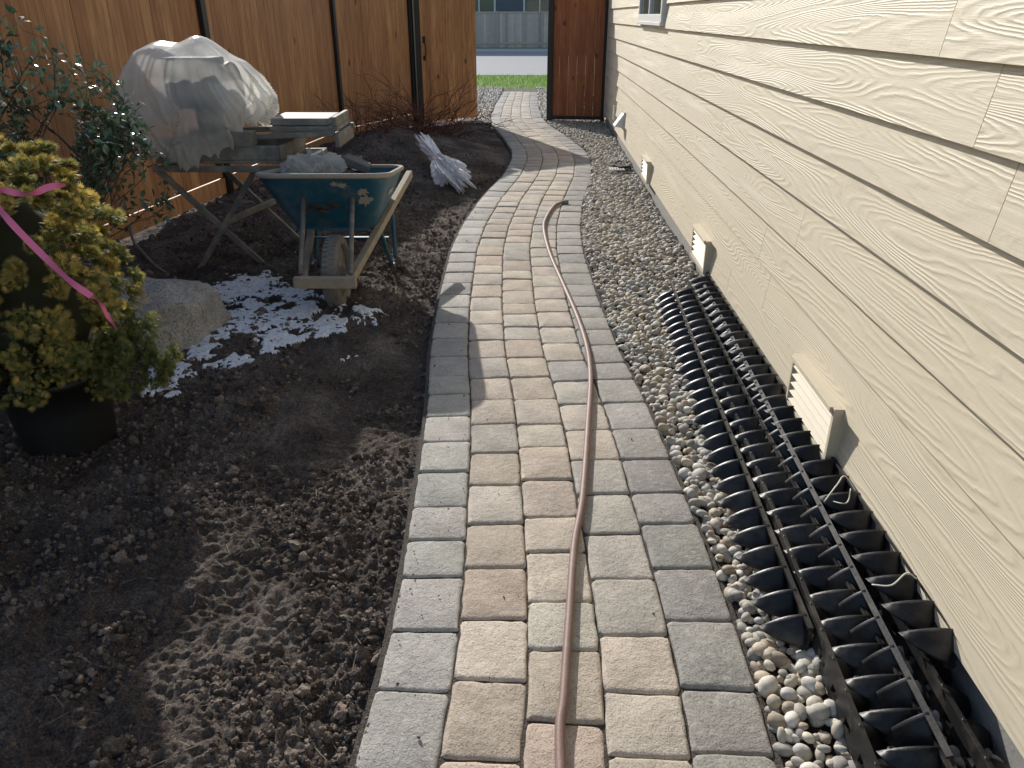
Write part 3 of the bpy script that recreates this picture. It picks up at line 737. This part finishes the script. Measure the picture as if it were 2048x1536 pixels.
# ------------------------------------------------------------------ tile saw on stand
sw=empty('covered_tile_saw')
mb=MB()
def leg(p,q): mb.beam(p,q,.036,.036)
leg((-2.13,5.07,-.01),(-1.70,5.18,.62)); leg((-1.73,5.19,-.01),(-2.28,5.05,.66))
leg((-1.99,5.75,-.01),(-1.45,5.82,.66)); leg((-1.55,5.66,-.01),(-2.15,5.62,.66))
leg((-1.92,5.13,.30),(-1.76,5.72,.31))
leg((-2.3,5.05,.66),(-1.42,5.05,.66)); leg((-2.2,5.72,.66),(-1.35,5.80,.66)); leg((-2.28,5.05,.655),(-2.17,5.72,.655)); leg((-1.42,5.07,.655),(-1.37,5.78,.655))
mb.build('stand',[M_galv],sw,.004)
mb=MB()
def basin(c,sx,sy,h,t=.02):
    x,y,z=c
    mb.box((x,y,z),(sx,sy,t)); mb.box((x-sx/2+t/2,y,z+h/2+t/2),(t,sy,h)); mb.box((x+sx/2-t/2,y,z+h/2+t/2),(t,sy,h)); mb.box((x,y-sy/2+t/2,z+h/2+t/2),(sx-2*t,t,h)); mb.box((x,y+sy/2-t/2,z+h/2+t/2),(sx-2*t,t,h))
basin((-1.88,5.38,.70),.82,.62,.09)
mb.build('water_basin',[M_galv],sw,.006)
mb=MB(); mb.beam((-2.3,5.2,.815),(-1.15,5.2,.86),.05,.035); mb.beam((-2.25,5.62,.815),(-1.10,5.62,.86),.05,.035)
mb.box((-1.35,5.42,.885),(.44,.44,.03)); mb.box((-1.38,5.42,.925),(.38,.36,.045)); mb.box((-1.15,5.42,.93),(.03,.44,.06)); mb.box((-1.75,5.12,.84),(.2,.12,.09)); mb.beam((-1.13,5.16,.82),(-1.13,5.66,.82),.03,.09)
mb.build('sliding_table',[M_galv],sw,.006)
mb=MB(); mb.tube([(-2.2,5.4,1.12),(-1.9,5.4,1.12)],.13,20); mb.tube([(-1.86,5.4,1.08),(-1.82,5.4,1.08)],.20,28); mb.box((-2.05,5.5,.95),(.14,.14,.3)); mb.box((-2.05,5.36,1.25),(.32,.24,.12))
mb.build('motor_head',[M_motor],sw,.01)
# draped plastic sheet: hangs from a few high points, long folds run down from them
nu,nvv=240,90; vs=[];cx0,cy0=-2.00,5.32
def ridge(x,y,f,s): return 1-abs(float(vn(x,y,f,s))-.5)*2
for j in range(nvv+1):
    t=j/nvv
    for i in range(nu):
        a=2*math.pi*i/nu; ca,sa=math.cos(a),math.sin(a)
        prof=np.interp(t,[0,.06,.14,.3,.55,.8,1],[0,.40,.66,.82,.94,1.04,.98])
        rx=(.50 if ca<0 else .46)*prof; ry=.40*prof
        sq=1/ (abs(ca)**3.0+abs(sa)**3.0)**(1/3.0); rx*=sq*.95;ry*=sq*.95
        sw_=a+.35*math.sin(t*3+1)  # folds sweep slightly sideways
        c1,s1=math.cos(sw_),math.sin(sw_)
        r1=ridge(c1*3.2+10,s1*3.2+t*.5+10,1.7,62); r2=ridge(c1*7+20,s1*7+t*1.2+20,1.3,63); r3=ridge(c1*15+20,s1*15+t*2.0+20,1.1,66)
        amp=np.interp(t,[0,.15,1],[.2,.6,1.25])
        fold=1+prof*amp*(.20*(r1**2-.4)+.11*(r2**2-.4)+.05*(r3**2-.4))
        hem=.80+ .09*(ca<-.2)*abs(ca)+.13*max(ca,0)**2 -.10*(sa<0)*abs(sa)-.10*(r2**2-.4)
        pk=.07*math.exp(-(((ca*prof+.45)/.28)**2+((sa*prof)/.6)**2))+.09*math.exp(-(((ca*prof-.15)/.25)**2+((sa*prof)/.6)**2))
        top=1.36+pk-.07*max(ca,0)*prof
        z_=top-(top-hem)*t*.7 if t<=.14 else top+(hem-top)*(.098+(t-.14)/.86*.902)
        pull=np.interp(t,[0,.6,1],[0,0,1])
        x_=cx0+ca*rx*fold-.03-(.14 if ca>0 else -.03)*pull
        vs.append((x_,cy0+sa*ry*fold,z_+.02*(r2-.5)*prof))
fs=[(j*nu+i,(j+1)*nu+i,(j+1)*nu+(i+1)%nu,j*nu+(i+1)%nu) for j in range(nvv) for i in range(nu)]
mb=MB(); mb.add(vs,fs,0,(1,1,1),True); mb.build('plastic_cover',[M_film],sw)

# ------------------------------------------------------------------ wheelbarrow
wb_=empty('wheelbarrow'); cxw=-1.1
def tray_ring(f):
    top=[(-.39,4.46,.725),(.39,4.46,.725),(.36,5.40,.615),(-.36,5.40,.615)]; bot=[(-.24,4.72,.345),(.24,4.72,.345),(.26,5.16,.36),(-.26,5.16,.36)]
    c=[tuple(top[i][k]*(1-f)+bot[i][k]*f for k in range(3)) for i in range(4)]
    out=[]; n=6; rr=.16*(1-f)+.08*f
    for i in range(4):
        a=Vector(c[i]);pv=Vector(c[i-1]);nx_=Vector(c[(i+1)%4]); d1=(pv-a).normalized();d2=(nx_-a).normalized()
        for q in range(n+1):
            t=q/n; p_=a+d1*rr; r2=a+d2*rr
            out.append((p_*(1-t)**2+a*2*t*(1-t)+r2*t*t)+Vector((cxw,0,0)))
    return out
rings=[];fl=[0,.02,.15,.4,.7,.9,1]
for f in fl: rings+=tray_ring(min(f,1))
n=len(tray_ring(0))
fs=[(i*n+j,(i+1)*n+j,(i+1)*n+(j+1)%n,i*n+(j+1)%n) for i in range(len(fl)-1) for j in range(n)]+[tuple(len(rings)-n+j for j in range(n))]
mb=MB(); mb.add(rings,fs,0,(1,1,1),True)
mb.build('tray',[M_blue],wb_,solid=.006)
mb=MB(); r_=tray_ring(0); mb.tube(r_+[r_[0]],.015,8); mb.build('tray_rim',[M_mud],wb_)
def splash(cu,cv,sz):
    F0=Vector((cxw-.39,4.46,.725));F1=Vector((cxw+.39,4.46,.725));B0=Vector((cxw-.24,4.72,.345));B1=Vector((cxw+.24,4.72,.345))
    nrm=(F1-F0).cross(B0-F0).normalized(); 
    if nrm.y>0: nrm=-nrm
    pts=[]
    for i in range(40):
        a=2*math.pi*i/40; r=sz*(.35+1.0*float(vn(math.cos(a)*1.5+cu*9+5,math.sin(a)*1.5+cv*9+5,2.3,95)))
        u=cu+math.cos(a)*r*1.2; v_=cv+math.sin(a)*r*1.6
        p_=(F0*(1-u)+F1*u)*(1-v_)+(B0*(1-u)+B1*u)*v_; pts.append(p_+nrm*.0065)
    mb.add(pts,[tuple(range(40))],0)
mb=MB()
for q in ((.66,.14,.035),(.61,.12,.03),(.86,.42,.06),(.83,.26,.04)): splash(*q)
mb.build('mortar_splashes',[M_mud],wb_)
mb=MB()
mb.beam((-1.02-.125,4.05,.22),(-1.40,5.68,.50),.04,.045); mb.beam((-.90,4.05,.22),(-.745,5.72,.51),.042,.05)
mb.box((-1.02,4.03,.235),(.34,.045,.06),0,(1,1,1)); 
mb.build('wooden_handles',[M_wood],wb_,.005)
mb=MB()
mb.tube([(-1.17,4.10,.26),(-1.2,4.36,.44),(-1.23,4.56,.58)],.014,8); mb.tube([(-.89,4.10,.26),(-.92,4.36,.44),(-.94,4.56,.58)],.014,8)
mb.tube([(-1.13,4.32,.21),(-.91,4.32,.21)],.012,8)
mb.build('front_braces',[M_galv],wb_)
mb=MB()
for sx in (-1,1):
    xt=-1.09+sx*.235; 
    mb.tube(catmull([(xt,4.85,.36),(xt+sx*.04,5.0,.08),(xt+sx*.045,5.06,.01),(xt+sx*.045,5.2,.01),(xt+sx*.04,5.24,.06),(xt+sx*.02,5.35,.42)],5),.015,8)
mb.beam((-1.36,5.1,.2),(-.83,5.1,.2),.03,.012); mb.beam((-1.34,5.12,.33),(-.82,5.12,.33),.05,.03)
mb.build('legs',[M_blue],wb_)
mb=MB(); wc=Vector((-1.02,4.32,.205)); nn=40
prof=[(.155,-.03),(.17,-.046),(.19,-.047),(.204,-.032),(.209,0),(.204,.032),(.19,.047),(.17,.046),(.155,.03),(.15,0)]
vs=[(wc.x+w_,wc.y+r_*math.cos(2*math.pi*i/nn),wc.z+r_*math.sin(2*math.pi*i/nn)) for r_,w_ in prof for i in range(nn)]
m_=len(prof); mb.add(vs,[(j*nn+i,j*nn+(i+1)%nn,((j+1)%m_)*nn+(i+1)%nn,((j+1)%m_)*nn+i) for j in range(m_) for i in range(nn)],0,(1,1,1),True)
for i in range(44):
    a=2*math.pi*i/44
    for sx in (-1,1): mb.box((wc.x+sx*.02,wc.y+.209*math.cos(a+sx*.05),wc.z+.209*math.sin(a+sx*.05)),(.026,.014,.006),0,(1,1,1),Matrix.Rotation(a+math.pi/2,3,'X'))
mb.tube([wc-Vector((.022,0,0)),wc+Vector((.022,0,0))],.152,30,1); mb.tube([wc-Vector((.05,0,0)),wc+Vector((.05,0,0))],.03,14,1)
mb.build('wheel',[M_rubber,M_galv],wb_)
def crumple(name,c,s_,mat,parent,seed,amp=.35,rot=0,shape=None,sub=5,tilt=0,str_=1):
    v,f_=ico(sub); yv=v[:,1]*str_
    n1=vn(v[:,0]*2+v[:,2]*1.3+5,yv*2+5,1.6,seed); n2=np.abs(vn(v[:,0]*5+v[:,2]*3+15,yv*5-v[:,2]*2+15,1.3,seed+1)-.5)*2; n3=np.abs(vn(v[:,0]*11-v[:,2]*7+35,yv*11+v[:,2]*4+35,1.3,seed+2)-.5)*2
    q=v*(1+amp*(n1-.5)*1.4+amp*.6*(n2-.4)+amp*.3*(n3-.4))[:,None]
    if shape is not None:
        w_=shape(v[:,1]); q[:,0]*=w_; q[:,2]*=w_
    q=q*np.array(s_)
    q[:,2]=np.maximum(q[:,2],-s_[2]*.55)
    q[:,2]+=tilt*q[:,1]
    a=rot; q=np.stack([q[:,0]*math.cos(a)-q[:,1]*math.sin(a),q[:,0]*math.sin(a)+q[:,1]*math.cos(a),q[:,2]],1)
    return mesh_np(name,q+np.array(c),f_,mats=[mat],smooth=True,parent=parent)
crumple('rubble_bag',(-1.27,5.0,.65),(.16,.16,.10),M_film,wb_,71,.6)
crumple('soil_load',(-1.1,4.95,.54),(.30,.38,.12),M_soil,wb_,75,.2)
mb=MB(); mb.box((-1.0,5.08,.69),(.17,.14,.05),0,(1,1,1),Matrix.Rotation(.4,3,'Y')); mb.box((-1.1,5.22,.68),(.2,.18,.05)); mb.build('stone_pieces',[M_stone],wb_,.01)
cu=bpy.data.curves.new('lettering','FONT'); cu.body='TARVEKO'; cu.size=.05; cu.extrude=.0006
to=bpy.data.objects.new('lettering',cu); link(to,wb_); cu.materials.append(M_white)
A0=Vector((cxw+.39,4.46,.725));A1=Vector((cxw+.36,5.40,.615));A2=Vector((cxw+.24,4.72,.345))
xd=(A1-A0).normalized(); nd=xd.cross(A2-A0).normalized(); 
if nd.x<0: nd=-nd
yd=nd.cross(xd); Mt=Matrix((xd,yd,nd)).transposed().to_4x4(); Mt.translation=A0+xd*.30-yd*.14+nd*.012; to.matrix_world=Mt

# ------------------------------------------------------------------ plastic bag on the soil
def bagshape(y): return np.interp(y,[-1,-.55,-.2,.15,.5,1],[1.05,1.15,.85,.42,.6,.9])
crumple('plastic_bag',(-.74,8.2,.18),(.17,.66,.12),M_bag,None,81,.55,.42,bagshape,6,.20,.6)

mb=MB()
def tw(p,d,L,r,lev):
    pts=[p.copy()];q=p.copy();dd=d.copy()
    for i in range(4):
        dd=(dd+Vector((random.gauss(0,.15),random.gauss(0,.15),random.gauss(0,.1)))).normalized(); q=q+dd*L/4; pts.append(q.copy())
        if lev<2 and random.random()<.8: tw(q.copy(),(dd+Vector((random.gauss(0,.5),random.gauss(0,.5),random.gauss(0,.4)))).normalized(),L*.5,r*.6,lev+1)
    mb.tube(pts,[r,r*.85,r*.7,r*.55,r*.4],5)
for bx2,by2,nk in ((-1.20,10.3,46),(-1.75,9.4,14),(-.95,10.9,22)):
    zb=float(soilz(bx2,by2,False))
    for i in range(nk):
        a=random.uniform(0,6.28); e=random.uniform(.1,1.1)
        tw(Vector((bx2+random.gauss(0,.12),by2+random.gauss(0,.12),zb)),Vector((math.cos(a),math.sin(a),e)).normalized(),random.uniform(.35,.75),.007,0)
mb.build('bare_twig_shrub',[M_twig])

# ------------------------------------------------------------------ light, world, camera
sd=Vector((-.82,2.05,1)).normalized()
el=math.asin(sd.z); az=math.atan2(sd.x,sd.y)
w=bpy.data.worlds.new('World'); scene.world=w; w.use_nodes=True; nt=w.node_tree
sk=nt.nodes.new('ShaderNodeTexSky'); sk.sky_type='NISHITA'; sk.sun_disc=False; sk.sun_elevation=el; sk.sun_rotation=az
bgn=nt.nodes['Background']; bgn.inputs['Strength'].default_value=.15; nt.links.new(sk.outputs[0],bgn.inputs['Color'])
L=bpy.data.lights.new('sun','SUN'); L.energy=5.0; L.angle=R(.5); L.color=(1,.965,.90)
lo=bpy.data.objects.new('sun',L); link(lo); lo.rotation_euler=(-sd).to_track_quat('-Z','Y').to_euler(); lo.location=sd*30
cam=bpy.data.cameras.new('camera'); cam.lens=27.05; cam.sensor_width=36; cam.clip_end=2000; cam.clip_start=.05
co=bpy.data.objects.new('camera',cam); link(co); co.location=(0,0,1.55); co.rotation_euler=(R(90-25.6),0,0); scene.camera=co
scene.view_settings.view_transform='Standard'; scene.view_settings.look='None'; scene.view_settings.exposure=0
